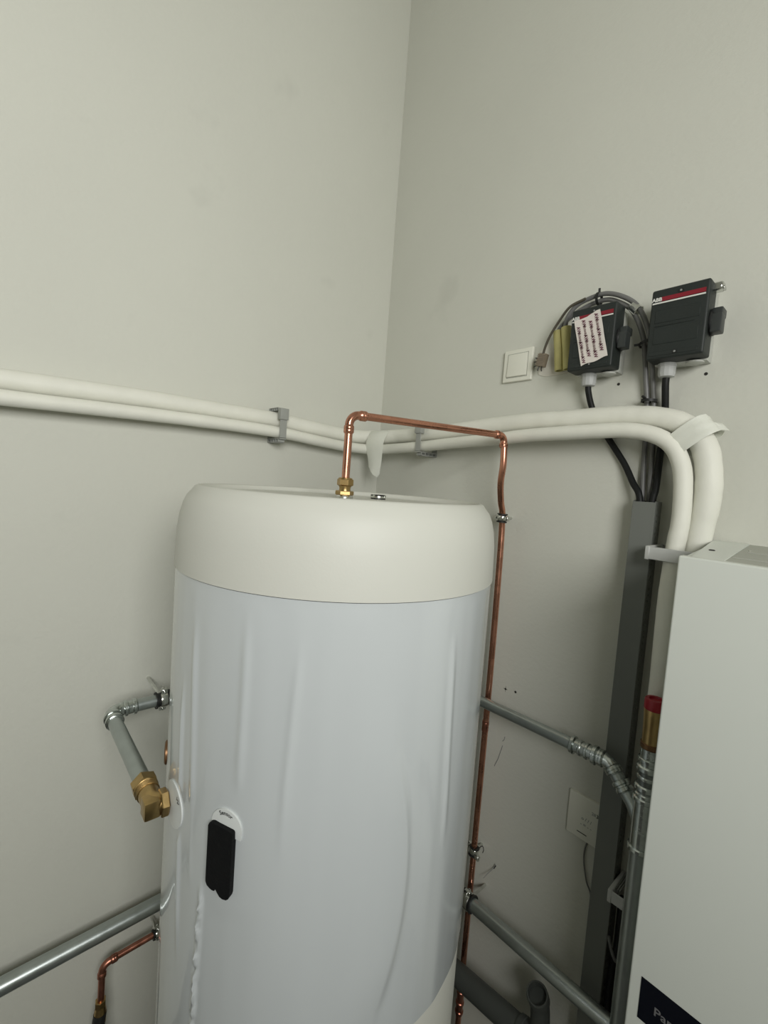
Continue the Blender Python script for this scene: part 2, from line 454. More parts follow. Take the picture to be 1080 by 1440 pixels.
# threaded port on the top
bm = bmesh.new()
b_lathe(bm, (.482, -.405, 1.664), (0, 0, 1), [(0, .0165), (.010, .0165), (.0115, .015), (.0115, .0115), (.004, .011)], 24)
finish('top_port', bm, 'boxblack', tank)
bm = bmesh.new()
b_lathe(bm, (.482, -.405, 1.6685), (0, 0, 1), [(0, .0172), (.003, .0174), (.004, .0172)], 24)
for k in range(4):
    a = k * PI / 2 + .3
    b_box(bm, (-.0022, -.0022, 0), (.0022, .0022, .0055), mtx=Matrix.Translation((.482 + .0165 * math.cos(a), -.405 + .0165 * math.sin(a), 1.670)))
finish('port_ring', bm, 'chrome', tank)

# ------------------------------------------------------------------ press fittings
def b_ring(bm, c, d, r, w=.010, h=.0035, seg=28):
    b_lathe(bm, Vector(c) - Vector(d).normalized() * (w / 2), d,
            [(0, r * .9), (0, r + h * .35), (w * .2, r + h), (w * .8, r + h), (w, r + h * .35), (w, r * .9)], seg)
def sleeve(bm, c, d, r, L, rings=True):
    d = Vector(d).normalized(); c = Vector(c)
    b_lathe(bm, c, d, [(0, r), (.001, r * 1.10), (L - .001, r * 1.10), (L, r)], 28)
    if rings:
        b_ring(bm, c + d * .006, d, r * 1.10, .009, r * .20)
        b_ring(bm, c + d * (L - .006), d, r * 1.10, .009, r * .20)
def elbow(name, a, c, b, r, rad, m, parent, sl=.028):
    """press elbow turning at c from a towards b"""
    a, c, b = Vector(a), Vector(c), Vector(b)
    pts = arc_corner(a, c, b, rad, 12)
    bm = bmesh.new()
    b_tube(bm, pts, r * 1.07, 28)
    u = (a - c).normalized(); v = (b - c).normalized()
    sleeve(bm, pts[0], u, r, sl); sleeve(bm, pts[-1], v, r, sl)
    return finish(name, bm, m, parent)
def nut(bm, o, d, r, L, rot=0.0, ch=.0015):
    b_lathe(bm, o, d, [(0, r - ch), (ch, r), (L - ch, r), (L, r - ch)], 6, rot=rot)

# ------------------------------------------------------------------ copper pipe over the tank
cp = thing('copper_pipe', (.505, -.515, 1.666), 'bright copper pipe rising from the tank top, crossing right and dropping behind the tank', 'pipe')
rC = .0080
E1 = Vector((.505, -.515, 1.833)); E2 = Vector((0.5880, -.100, 1.8410)); BT = Vector((.505, -.515, 1.70))
tube('riser', [BT, E1 - Vector((0, 0, .03))], rC, 'copper', cp)
hd = (E2 - E1).normalized()
tube('cross_pipe', [E1 + hd * .025, E2 - hd * .02], rC, 'copper', cp)
elbow('elbow', BT, E1, E2, rC, .021, 'copper', cp, .018)
DR = [Vector((0.5885, -0.100, 1.8250)), Vector((0.5910, -0.100, 1.8034)), Vector((0.5908, -0.098, 1.7668)), Vector((0.5816, -0.088, 1.7228)), Vector((0.5715, -0.064, 1.6760)), Vector((.566, -.043, 1.634)), (.568, -.040, 1.5), (.569, -.038, 1.2), (.568, -.038, .8), (.567, -.038, .45), (.567, -.038, .10)]
elbow('elbow', E1, E2, DR[0] - Vector((0, 0, .1)), rC, .017, 'copper', cp, .014)
tube('drop_pipe', smooth_path(DR, 6), rC, 'copper', cp)
bm = bmesh.new()
for z in (1.075, 1.078): b_ring(bm, (.5685, -.038, z), (0, 0, 1), rC, .006, .0012)
b_lathe(bm, (.5683, -.038, 1.055), (0, 0, 1), [(0, rC), (.001, rC * 1.12), (.029, rC * 1.12), (.03, rC)])
finish('coupling', bm, 'copper_dark', cp)
bm = bmesh.new()
for z in (.295, .262, .235): b_ring(bm, (.567, -.038, z), (0, 0, 1), rC * 1.15, .009, .0025)
b_lathe(bm, (.567, -.038, .225), (0, 0, 1), [(0, rC), (.001, rC * 1.2), (.079, rC * 1.2), (.08, rC)])
finish('coupling', bm, 'copper_dark', cp)
# compression fitting on the tank
bf = thing('compression_fitting', (.505, -.515, 1.6655), 'brass compression fitting with two hex nuts at the foot of the copper riser', 'pipe fitting')
bm = bmesh.new(); nut(bm, (.505, -.515, 1.691), (0, 0, 1), .0165, .0135, .25); b_lathe(bm, (.505, -.515, 1.7035), (0, 0, 1), [(0, .0145), (.003, .0135), (.004, .009)], 24)
finish('upper_nut', bm, 'brass', bf, angle=25)
lathe('body', (.505, -.515, 1.680), (0, 0, 1), [(0, .0135), (.001, .0118), (.006, .0112), (.0105, .0128), (.011, .0142)], 'brass', bf)
bm = bmesh.new(); nut(bm, (.505, -.515, 1.672), (0, 0, 1), .0185, .009, .05); finish('lower_nut', bm, 'brass', bf, angle=25)
lathe('washer', (.505, -.515, 1.6655), (0, 0, 1), [(0, .0175), (.004, .0175), (.005, .0165), (.0066, .0155)], 'chrome', bf)

# ------------------------------------------------------------------ pipe clamps with rubber lining
def ring_clamp(c, d, r, label, group, ears, rod=None, name='pipe_clamp', w=.023, w2=.0125):
    c = Vector(c); d = Vector(d).normalized()
    t = thing(name, c, label, 'pipe clamp', group)
    bm = bmesh.new()
    b_lathe(bm, c - d * w / 2, d, [(0, r), (0, r + .0052), (.003, r + .0052), (.0032, r + .002), (w - .0032, r + .002), (w - .003, r + .0052), (w, r + .0052), (w, r)], 32, closed=True)
    finish('rubber_lining', bm, 'rubber', t)
    bm = bmesh.new()
    b_lathe(bm, c - d * w2 / 2, d, [(0, r + .0018), (0, r + .0038), (.001, r + .0044), (w2 - .001, r + .0044), (w2, r + .0038), (w2, r + .0018)], 32, closed=True)
    e = Vector(ears).normalized(); s = d.cross(e).normalized()
    for k in (1, -1):
        mt = Matrix((( *e, ),( *s, ),( *d, ))).transposed().to_4x4(); mt.translation = c + e * k * (r + .0088)
        b_box(bm, (-.0062, -.0042, -w2 / 2), (.0062, .0042, w2 / 2), .0008, 1, mt)
    finish('steel_band', bm, 'chrome', t)
    bm = bmesh.new()
    for k in (1, -1):
        o = c + e * k * (r + .0095)
        b_lathe(bm, o - s * .009, s, [(0, .0042), (.003, .0042), (.0034, .0022), (.0175, .0022), (.018, .0015)], 12)
    finish_each('screw', bm, 'chrome', t)
    if rod is not None:
        rod = Vector(rod); n = (rod - c); L = n.length; n.normalize()
        bm = bmesh.new()
        b_lathe(bm, c + n * (r + .004), n, [(0, .0075), (.009, .0075), (.0095, .0042), (L - r - .004, .0042)], 6)
        finish('wall_stud', bm, 'chrome', t)
    return t
ring_clamp((.565, -.0425, 1.634), (0.05, 0, 1), .0082, 'small rubber-lined clamp high on the copper drop pipe beside the tank top', 'clamps on the copper drop', (1, -.25, 0), (.565, 0, 1.634))
ring_clamp((.568, -.038, .712), (0, 0.25, 1), .0082, 'small rubber-lined clamp low on the copper drop pipe with a curled wire tail', 'clamps on the copper drop', (1, -.3, -.3), (.568, 0, .712))

# ------------------------------------------------------------------ galvanised heating pipes
# 1: from behind the tank along the left wall, out to the brass elbow on the tank face
gz = 1.153; gx = .135; gy = -.842; rG = .0138
g1 = thing('galvanised_pipe', (gx, gy, gz), 'galvanised steel pipe with press elbow left of the tank, ending in a brass elbow', 'pipe')
Ec = Vector((gx, gy, gz))
tube('pipe', [(gx, -.30, gz), (gx, -.80, gz)], rG, 'galv', g1, 28)
tube('pipe', [(gx + .03, gy, gz), (.43, gy, gz)], rG, 'galv', g1, 28)
elbow('elbow', (gx, -.5, gz), Ec, (.4, gy, gz), rG, .024, 'fitting', g1, .030)
ring_clamp((gx, -.733, gz), (0, 1, 0), rG, 'large rubber-lined clamp on the galvanised pipe at the upper left of the tank', None, (.25, 0, 1), (0, -.733, gz), w=.034, w2=.015)
be = thing('brass_elbow', (.455, gy, gz), 'brass compression elbow joining the galvanised pipe to the tank port', 'pipe fitting')
bm = bmesh.new(); nut(bm, (.418, gy, gz), (1, 0, 0), .0215, .021, .3, ); b_lathe(bm, (.4385, gy, gz), (1, 0, 0), [(0, .0195), (.002, .019), (.004, .015)], 24)
finish('union_nut', bm, 'brass', be, angle=25)
bm = bmesh.new()
for k in range(6): b_lathe(bm, (.4400 + k * .0022, gy, gz), (1, 0, 0), [(0, .0165), (.0008, .0182), (.0014, .0182), (.0022, .0165)], 24)
finish('thread', bm, 'brass', be)
bm = bmesh.new()
pts = arc_corner((.440, gy, gz), (.486, gy, gz), (.486, gy + .06, gz), .014, 8)
b_tube(bm, [Vector((.449, gy, gz))] + pts + [Vector((.486, gy + .016, gz))], .0165, 24)
b_box(bm, (.474, gy - .0175, gz - .0150), (.5005, gy + .008, gz + .0150), .004, 2)
finish('body', bm, 'brass', be)
bm = bmesh.new(); nut(bm, (.488, -.834, gz), (.06, 1, 0), .0215, .012, .2); finish('port_nut', bm, 'brass', be, angle=25)

# 2: from behind the tank along the back wall to the riser
g2 = thing('galvanised_pipe', (.6, -.065, 1.15), 'galvanised steel pipe with press couplings crossing from mid tank to the riser beside the cabinet', 'pipe')
r2 = .0135; y2 = -.068
A0 = Vector((.28, y2, 1.140)); A1 = Vector((.895, y2 - .004, 1.156))
ax = (A1 - A0).normalized()
tube('pipe', [A0, A0 + ax * .548], r2, 'galv', g2, 28)
bm = bmesh.new()
c0 = A0 + ax * .535
b_lathe(bm, c0, ax, [(0, r2), (.001, r2 * 1.12), (.058, r2 * 1.12), (.059, r2)], 28)
for t, w, h in ((.004, .010, .0042), (.021, .007, .0018), (.035, .007, .0022), (.052, .011, .0048)): b_ring(bm, c0 + ax * t, ax, r2 * 1.12, w, h)
finish('coupling', bm, 'fitting', g2)
B1 = Vector((.950, -.086, 1.106)); T1 = Vector((.974, -.100, 1.080))
tube('pipe', [A0 + ax * .59, A0 + ax * .612], r2, 'galv', g2, 28)
elbow('elbow', A0, A1, B1, r2, .020, 'fitting', g2, .016)
bd = (B1 - A1).normalized()
bm = bmesh.new(); sleeve(bm, A1 + bd * .034, bd, r2, .024); finish('coupling', bm, 'fitting', g2)
tube('pipe', [A1 + bd * .012, B1, T1], r2, 'galv', g2, 28)

# 3: vertical riser between trunking and cabinet
vx, vy = .9745, -.100; rV = .0158
g3 = thing('galvanised_pipe', (vx, vy, 0), 'vertical galvanised riser squeezed between grey trunking and white cabinet', 'pipe')
tube('pipe', [(vx, vy, 0), (vx, vy, 1.19)], rV, 'galv', g3, 28)
bm = bmesh.new()
b_lathe(bm, (vx, vy, 1.030), (0, 0, 1), [(0, rV), (.001, rV * 1.12), (.115, rV * 1.12), (.117, rV)], 28)
for z in (1.036, 1.135): b_ring(bm, (vx, vy, z), (0, 0, 1), rV * 1.12, .010, .0032)
finish('tee', bm, 'fitting', g3)
bm = bmesh.new()
for z, w, h in ((1.158, .012, .004), (1.178, .008, .002), (1.196, .012, .004), (1.213, .008, .003)): b_ring(bm, (vx, vy, z), (0, 0, 1), rV * 1.0, w, h)
b_lathe(bm, (vx, vy, 1.150), (0, 0, 1), [(0, rV), (.085, rV), (.086, rV * 1.1), (.087, rV * .9)], 28)
finish('adapter', bm, 'fitting', g3)
vl = thing('brass_valve', (vx, vy, 1.236), 'brass valve with a dark red cap on top of the riser by the cabinet edge', 'valve')
lathe('base_ring', (vx, vy, 1.236), (0, 0, 1), [(0, .0165), (.001, .0178), (.010, .0178), (.011, .0165)], 'brass_brown', vl)
lathe('body', (vx, vy, 1.247), (0, 0, 1), [(0, .0160), (.03, .0166), (.05, .0175), (.064, .0182), (.066, .0175)], 'brass', vl)
tag(lathe('cap', (vx, vy, 1.312), (0, 0, 1), [(0, .0178), (.001, .0188), (.018, .0184), (.0205, .0165), (.0205, .012), (.017, .011)], 'reddot', vl), 'dark red plastic cap')

# 4, 5: the low pipes
tag(tube('galvanised_pipe', [(.07, -1.9, .560), (.07, -.20, .572)], .0180, 'galv', None, 32), 'long galvanised pipe running low along the left wall toward the tank', 'pipe')
tag(tube('galvanised_pipe', [(.20, -.068, .5795), (.974, -.0885, .6365)], .0165, 'galv', None, 32), 'galvanised pipe running low along the back wall, right of the tank', 'pipe')
ring_clamp((.590, -.0783, .6082), (1, 0, .07), .0168, 'large rubber-lined clamp on the low galvanised pipe right of the tank', None, (0, -.15, 1), (.590, 0, .6082), w=.034, w2=.018)
# nails and wire tails on the wall
tag(tube('wire_tail', smooth_path([(.575, -.05, .722), (.586, -.045, .735), (.594, -.04, .745), (.599, -.04, .738), (.597, -.04, .728)], 6), .0011, 'hole', None, 8), 'tiny curled dark wire tail beside the low copper clamp', 'wire')
tag(tube('wire_tail', smooth_path([(.594, -.02, .642), (.602, -.012, .657), (.612, -.006, .675), (.617, -.004, .690)], 5), .0008, 'greyink', None, 8), 'thin dark wire leaning on the wall above the low clamp', 'wire')

# copper pipe low on the left
c2 = thing('copper_pipe', (.06, -.82, .2), 'short reddish copper pipe turning down under the low left galvanised pipe', 'pipe')
rc = .0075
tube('pipe', [(.06, -.30, .480), (.06, -.806, .472)], rc, 'copper_dark', c2)
elbow('elbow', (.06, -.5, .475), (.06, -.825, .471), (.06, -.826, .30), rc, .018, 'copper_dark', c2, .016)
tube('pipe', [(.06, -.825, .455), (.06, -.826, .30)], rc, 'copper_dark', c2)
bm = bmesh.new(); nut(bm, (.06, -.826, .362), (0, 0, 1), .0125, .018, .2); b_lathe(bm, (.06, -.826, .32), (0, 0, 1), [(0, .0135), (.03, .0135), (.043, .0105)], 24)
finish('adapter', bm, 'brass', c2)
tag(tube('flexible_hose', smooth_path([(.06, -.826, .345), (.066, -.83, .30), (.085, -.82, .22), (.12, -.80, .12), (.13, -.80, .012)], 8), .0145, 'rubber', None, 20), 'black hose end hanging from the low left copper pipe', 'hose')
ring_clamp((.06, -.700, .4735), (0, 1, 0), rc, 'small rubber-lined clamp on the low left copper pipe near the tank', None, (.3, 0, 1), (0, -.70, .4735))

# ------------------------------------------------------------------ insulated pipes
RL, RU = .0160, .0222
def wob(r, seed, amt=.0009):
    return lambda i: r + amt * noise.noise(Vector((i * .35, seed, 0)))
low = [(.052, -3.3, 1.80), (.052, -1.30, 1.808), (.052, -1.035, 1.815), (.052, -.777, 1.823), (.052, -.60, 1.8265), (.052, -.432, 1.826), (.052, -.30, 1.818), (.054, -.19, 1.812),
       (.070, -.105, 1.812), (.125, -.062, 1.817), (.272, -.057, 1.824), (.40, -.058, 1.832), (.528, -.060, 1.838), (.63, -.064, 1.8445), (.722, -.067, 1.8465), (.80, -.067, 1.848), (.855, -.067, 1.8475),
       (.905, -.066, 1.838), (.940, -.064, 1.8175), (.959, -.062, 1.785), (.967, -.059, 1.744), (.970, -.058, 1.675), (.966, -.058, 1.618), (.963, -.057, 1.55), (.962, -.056, 1.49), (.964, -.056, 1.343), (.9645, -.056, 1.15), (.965, -.055, .9), (.966, -.052, .5), (.966, -.052, .012)]
upp = [(.026, -3.3, 1.838), (.026, -1.30, 1.846), (.026, -1.035, 1.853), (.026, -.777, 1.861), (.026, -.60, 1.8625), (.026, -.434, 1.863), (.026, -.30, 1.856), (.030, -.16, 1.851),
       (.055, -.075, 1.856), (.125, -.033, 1.862), (.268, -.034, 1.864), (.40, -.036, 1.871), (.524, -.038, 1.8785), (.63, -.040, 1.882), (.719, -.042, 1.881), (.80, -.042, 1.882), (.855, -.042, 1.880),
       (.912, -.042, 1.872), (.955, -.042, 1.855), (.987, -.042, 1.821), (1.001, -.042, 1.772), (1.004, -.040, 1.715), (.9955, -.030, 1.651), (.9925, -.028, 1.60), (.9925, -.0275, 1.45), (.9935, -.0275, .9), (.9935, -.0275, .012)]
tag(tube('insulated_pipe', smooth_path(upp, 8), wob(RU, 3), 'insul', None, 28), 'thicker upper white insulated pipe running round the corner above the slimmer one', 'pipe')
tag(tube('insulated_pipe', smooth_path(low, 8), wob(RL, 9, .0006), 'insul', None, 28), 'slimmer lower white insulated pipe running round the corner below the thicker one', 'pipe')
# tape wrapped round both at the bend
tw = thing('wrapping_tape', (.973, -.05, 1.826), 'white tape wrapped round both insulated pipes at the bend above the cabinet', 'tape')
bm = bmesh.new()
cdir = Vector((.73, 0, .68)); ddir = Vector((.68, 0, -.73)); yd = Vector((0, -1, 0)); cc = Vector((.9725, -.050, 1.8325))
NS = 48; strips = []
for j in range(9):
    t = -.021 + .042 * j / 8; ring = []
    for k in range(NS):
        a = 2 * PI * k / NS
        ca, sa = math.cos(a), math.sin(a)
        ex = .0405 * (abs(ca) ** .75) * (1 if ca > 0 else -1); ey = .0260 * (abs(sa) ** .75) * (1 if sa > 0 else -1)
        q = cc + cdir * ex + yd * ey + ddir * (t + .004 * math.cos(a * 1 + .5)) 
        q += (cdir * ca + yd * sa) * (.0012 * noise.noise(q * 90) + .0008 * math.sin(j * 1.7 + a * 2))
        ring.append(q)
    strips.append(ring)
inn = [[cc + (q - cc) * .965 + ddir * ((q - cc).dot(ddir) * .035) for q in ring] for ring in (strips[-1], strips[0])]
strips = [[bm.verts.new(q) for q in ring] for ring in strips + inn]
strips.append(strips[0])
for a, b in zip(strips, strips[1:]):
    for k in range(NS): bm.faces.new((a[k], a[(k + 1) % NS], b[(k + 1) % NS], b[k]))
finish('tape_wrap', bm, 'tape', tw, angle=60)
bm = bmesh.new()
p0 = cc + cdir * .033 + ddir * .020
g = []
for i in range(6):
    row = []
    for j in range(4):
        s = i / 5; u = j / 3
        row.append((p0 + cdir * (-.006 + .020 * s) + ddir * (-.022 + .020 * u + .012 * s * s) + yd * (.016 - .020 * s * s + .003 * math.sin(s * 5 + u * 3))))
    g.append(row)
b_sheet(bm, g, (0, .0008, 0))
finish('loose_tab', bm, 'tape', tw, angle=60)
# tape tail in the corner
bm = bmesh.new(); rows = []
for i in range(15):
    s = i / 14
    z = 1.872 - .142 * s
    y = -.103 - .020 * math.sin(min(s * 4, 1.57)) - .003 * math.sin(s * 6)
    xc = .112 + .004 * s; hw = .040 - .004 * s - .014 * max(0, s - .35) / .65
    if i == 14: hw *= .72
    rows.append([(xc + hw * u + (.004 * s if u < 0 else 0), y + .006 * u * u + .004 * u, z - (.010 * u if i >= 13 else 0)) for u in (-1, -.6, -.2, .2, .6, 1)])
b_sheet(bm, rows, (0, .0010, 0))
tag(finish('tape_strip', bm, 'tape', None, angle=60), 'loose tongue of white tape hanging over the insulated pipes in the corner', 'tape')

# plastic clamps holding the two insulated pipes against the walls
def pipe_bracket(o, u, n, z0, z1, out, label, head=True, m='clip'):
    """o: wall point, u: along the pipe, n: out of the wall"""
    o = Vector(o); u = Vector(u); n = Vector(n); up = Vector((0, 0, 1))
    mt = Matrix((u, n, up)).transposed().to_4x4(); mt.translation = Vector((o.x, o.y, 0))
    t = thing('pipe_bracket', (o.x, o.y, z0), label, 'pipe bracket')
    w = .0105
    bm = bmesh.new(); b_box(bm, (-w, out, z0 + .004), (w, out + .003, z1 - .002), .001, 1, mt); finish('strap', bm, m, t)
    bm = bmesh.new()
    if head: b_box(bm, (-w * 1.25, out - .010, z1 - .032), (w * 1.25, out + .0075, z1), .002, 2, mt)
    finish('locking_head', bm, m, t)
    bm = bmesh.new()
    b_box(bm, (-w, .0, z0), (w, out + .003, z0 + .003), 0, 1, mt)
    for k in range(5):
        y = .003 + k * (out - .004) / 4.5
        b_box(bm, (-w, y, z0 - .008), (w, y + .0022, z0), 0, 1, mt)
    b_box(bm, (-w, .0, z0 - .0095), (w, out * .85, z0 - .0075), 0, 1, mt)
    finish('ratchet_foot', bm, m, t)['kind'] = 'stuff'
    bm = bmesh.new()
    for k in range(5):
        y = .003 + k * (out - .014) / 4.5
        b_box(bm, (-w, y, z1 - .005), (w, y + .0022, z1 + .002), 0, 1, mt)
    b_box(bm, (-w, .0, z1 + .002), (w, out * .75, z1 + .0035), 0, 1, mt)
    b_box(bm, (-w, 0, z0 - .008), (w, .0012, z1 + .003), 0, 1, mt)
    finish('wall_rail', bm, m, t)['kind'] = 'stuff'
    return t
pipe_bracket((0, -.425, 0), (0, 1, 0), (1, 0, 0), 1.806, 1.893, .0700, 'grey plastic bracket clamping the insulated pipes on the left wall')
pipe_bracket((.270, 0, 0), (1, 0, 0), (0, -1, 0), 1.804, 1.893, .0755, 'grey plastic bracket clamping the insulated pipes on the back wall behind the copper pipe')
def side_bracket(z, x0, x1, out, label):
    t = thing('pipe_bracket', (x0, 0, z), label, 'pipe bracket')
    h = .0125
    box('strap', (x0, -out - .003, z - h), (x1, -out, z + h), 'clipw', t, .001, 1)
    bm = bmesh.new(); b_box(bm, (x0 - .002, -out - .0045, z - h - .001), (x0 + .006, 0, z + h + .001), .0012, 1)
    b_box(bm, (x1, -out - .003, z - h), (x1 + .004, 0, z + h), .001, 1)
    finish_each('side_leg', bm, 'clipw', t)
    bm = bmesh.new(); b_box(bm, (x0 + .006, -.004, z - h), (x1, 0, z + h))
    for k in range(3): b_box(bm, (x0 + .006 + k * .004, -out * .8, z + h - .006), (x0 + .0075 + k * .004, -.004, z + h - .002))
    finish('ratchet', bm, 'clip', t)['kind'] = 'stuff'
side_bracket(1.604, .9235, 1.0175, .078, 'pale plastic bracket holding the vertical insulated pipes at the top corner of the cabinet')
side_bracket(.884, .9235, 1.0175, .074, 'pale plastic bracket between trunking and riser low beside the cabinet')

# ------------------------------------------------------------------ trunking
tr = thing('cable_trunking', (.897, 0, 0), 'tall grey slotted cable trunking fixed vertically to the back wall', 'cable trunking')
X0, X1, ZT = .8755, .919, 1.705
box('cover', (X0, -.041, 0), (X1, -.0385, ZT - .002), 'trunk', tr, .0008, 1)
box('back_channel', (X0 + .001, -.002, 0), (X1 - .001, 0, ZT), 'trunkdark', tr)
box('side_wall', (X0 + .0005, -.0385, 0), (X0 + .002, -.002, ZT), 'trunk', tr)
bm = bmesh.new()
b_box(bm, (X1 - .0022, -.0385, 0), (X1 + .0003, -.0310, ZT)); b_box(bm, (X1 - .002, -.0310, 0), (X1 - .0003, -.0262, ZT))
b_box(bm, (X1 - .002, -.0215, 0), (X1 - .0005, -.0020, ZT))
z = .002; k = 0
while z < ZT - .004:
    b_box(bm, (X1 - .002, -.0265, z), (X1 - .0004, -.0215, z + .0084)); z += .0128; k += 1
fs = finish('slotted_side_wall', bm, 'trunk', tr, smooth=False); fs['kind'] = 'stuff'

# ------------------------------------------------------------------ switch-disconnector boxes
def enclosure(x0, z0, label, gl, stripe0=0.0):
    w, h = .0965, .1345
    t = thing('isolator_switch', (x0 + w / 2, 0, z0), label, 'switch box')
    bs = box('base', (x0 + .004, -.034, z0 - .003), (x0 + w - .003, 0, z0 + h - .006), 'boxbase', t, .003, 2)
    lidm = bmesh.new(); b_box(lidm, (x0, -.076, z0), (x0 + w, -.031, z0 + h), .0045, 3)
    lid = finish('cover', lidm, 'box', t)
    y = -.0762
    bm = bmesh.new()
    b_box(bm, (x0 + .010, y - .0006, z0 + .028), (x0 + w - .012, y + .001, z0 + .060), .0005, 1)
    b_box(bm, (x0 + .010, y - .0009, z0 + .0625), (x0 + w - .020, y + .001, z0 + .0645), .0003, 1)
    b_box(bm, (x0 + .010, y - .0006, z0 + .069), (x0 + w - .012, y + .001, z0 + .094), .0005, 1)
    b_box(bm, (x0 + .006, y - .0006, z0 + .006), (x0 + w - .010, y + .001, z0 + .014), .0005, 1)
    finish_each('raised_panel', bm, 'box', lid)
    box('red_stripe', (x0 + .018, y - .0010, z0 + .1105), (x0 + w - .006, y + .001, z0 + .1185), 'red', lid)
    box('white_line', (x0 + .003, y - .0011, z0 + .1065), (x0 + w - .006, y + .001, z0 + .1092), 'whiteprint', lid)
    text_mesh('lettering', 'ABB', .0095, lambda a, b: Vector((x0 + .0105 + a, y - .0013, z0 + .1143 + b)), 'whiteprint', lid, bold=.0004)
    bm = bmesh.new()
    for zz in (z0 + .010, z0 + h - .011):
        b_lathe(bm, (x0 + w * .52, y - .0012, zz), (0, 1, 0), [(0, .0042), (.004, .0042)], 20)
    for o in finish_each('screw_recess', bm, 'boxblack', lid): pass
    bm = bmesh.new()
    for zz in (z0 + .010, z0 + h - .011): b_lathe(bm, (x0 + w * .52, y - .0016, zz), (0, 1, 0), [(0, .0019), (.001, .0019), (.001, .0012)], 14)
    finish_each('screw', bm, 'greyink', lid)
    # rotary handle on the right side
    hx = x0 + w - .001; hz = z0 + .062; hy = -.045
    kb = lathe('rotary_handle', (hx, hy, hz), (1, 0, 0), [(0, .024), (.004, .0245), (.006, .021), (.010, .019)], 'boxblack', t, 28)
    bm = bmesh.new(); b_box(bm, (hx + .004, hy - .021, hz - .024), (hx + .0215, hy + .004, hz + .010), .003, 2)
    b_box(bm, (hx + .004, hy - .016, hz + .006), (hx + .0205, hy + .014, hz + .022), .003, 2)
    finish('grip', bm, 'knob', kb)
    # gland and blanking plug
    gb = lathe('cable_gland', (x0 + gl, -.030, z0 + .000), (0, 0, -1), [(0, .0170), (.006, .0170), (.0062, .0158), (.020, .0158), (.026, .0140), (.028, .0075)], 'gland', t, 12, angle=20)
    bm = bmesh.new(); b_lathe(bm, (x0 + .073, -.028, z0 - .002), (0, 0, -1), [(0, .0155), (.003, .0150), (.006, .009)], 24)
    finish('blanking_plug', bm, 'boxbase', t)
    return t, lid
e2, lid2 = enclosure(.8825, 1.983, 'dark grey isolator switch box without a sticker, right of the other', .0265)
e1, lid1 = enclosure(.7205, 1.983, 'dark grey isolator switch box with patterned sticker taped across its cover', .0315)
# patterned sticker on the left box
stk_c = Vector((.7690, -.0782, 2.0475)); th = math.radians(-14.0)
def stf(x, y, off=0.0):
    ca, sa = math.cos(-th), math.sin(-th)
    return Vector((stk_c.x + x * ca - y * sa, stk_c.y - off, stk_c.z + x * sa + y * ca))
bm = bmesh.new(); gr = []
for i in range(13):
    row = []
    for j in range(9):
        x = -.0285 + .057 * j / 8; y = -.052 + .104 * i / 12
        if i == 0: y += .0015 * math.sin(j * 1.1)
        if i == 12: y += .0018 * math.sin(j * .8 + 2) + .0006 * (j % 2)
        row.append(stf(x, y, .0008 + .0006 * math.sin(i * .8 + j * .5)))
    gr.append(row)
b_sheet(bm, gr, (0, .0006, 0))
stk = tag(finish('warning_sticker', bm, 'sticker', lid1, angle=80), 'pinkish white sticker printed with repeated small text')
for c, (xo, yo) in enumerate(((-.0215, -.006), (-.0085, .004), (.0055, -.004), (.0190, .006))):
    for k in range(3):
        yy = .034 - k * .034 + yo
        if yy < .046 and yy > -.048:
            text_mesh('lettering', 'AW', .0098, lambda a, b, xx=xo, y1=yy: stf(xx + b, y1 - a, .0018), 'redink', stk, bold=.00035)
        yy2 = yy - .017
        if yy2 > -.043 and yy2 < .045:
            text_mesh('lettering', 'REUSABLE', .0058, lambda a, b, xx=xo, y1=yy2: stf(xx + b, y1 - a, .0018), 'ink', stk, bold=.0002)
# ------------------------------------------------------------------ cables
tag(tube('black_cable', smooth_path([(.752, -.030, 1.964), (.753, -.029, 1.945), (.760, -.018, 1.91), (.775, -.0085, 1.88), (.795, -.0078, 1.846), (.838, -.0085, 1.785), (.864, -.018, 1.742), (.883, -.028, 1.714), (.887, -.029, 1.66), (.887, -.029, 1.5)], 8), .0066, 'cable'), 'black cable from the sticker-covered isolator box slanting down into the trunking', 'cable')
tag(tube('black_cable', smooth_path([(.909, -.030, 1.960), (.909, -.029, 1.94), (.909, -.016, 1.90), (.908, -.0085, 1.87), (.907, -.0085, 1.83), (.908, -.012, 1.78), (.910, -.022, 1.73), (.908, -.028, 1.69), (.907, -.029, 1.5)], 8), .0066, 'cable'), 'black cable hanging straight from the right isolator box into the trunking', 'cable')
gA = [(.900, -.010, 1.5), (.900, -.012, 1.66), (.896, -.011, 1.72), (.891, -.0055, 1.80), (.886, -.0075, 1.89), (.879, -.0145, 1.965), (.8735, -.030, 2.02), (.870, -.034, 2.05), (.855, -.036, 2.090), (.835, -.036, 2.120), (.806, -.036, 2.142), (.775, -.036, 2.155), (.745, -.036, 2.155), (.712, -.041, 2.143), (.690, -.038, 2.120), (.6815, -.026, 2.092), (.6865, -.022, 2.06)]
gB = [(.887, -.010, 1.5), (.887, -.010, 1.66), (.882, -.010, 1.72), (.876, -.0055, 1.80), (.873, -.0075, 1.89), (.866, -.0145, 1.965), (.862, -.028, 2.02), (.858, -.030, 2.045), (.845, -.030, 2.080), (.826, -.028, 2.112), (.800, -.026, 2.133), (.775, -.026, 2.145), (.745, -.026, 2.145), (.705, -.026, 2.133), (.672, -.024, 2.112), (.6605, -.022, 2.092), (.666, -.020, 2.06)]
tag(tube('grey_cable', smooth_path(gA, 8), .0050, 'greycable'), 'outer grey cable arching over the left isolator box into the right yellow sleeve', 'cable')
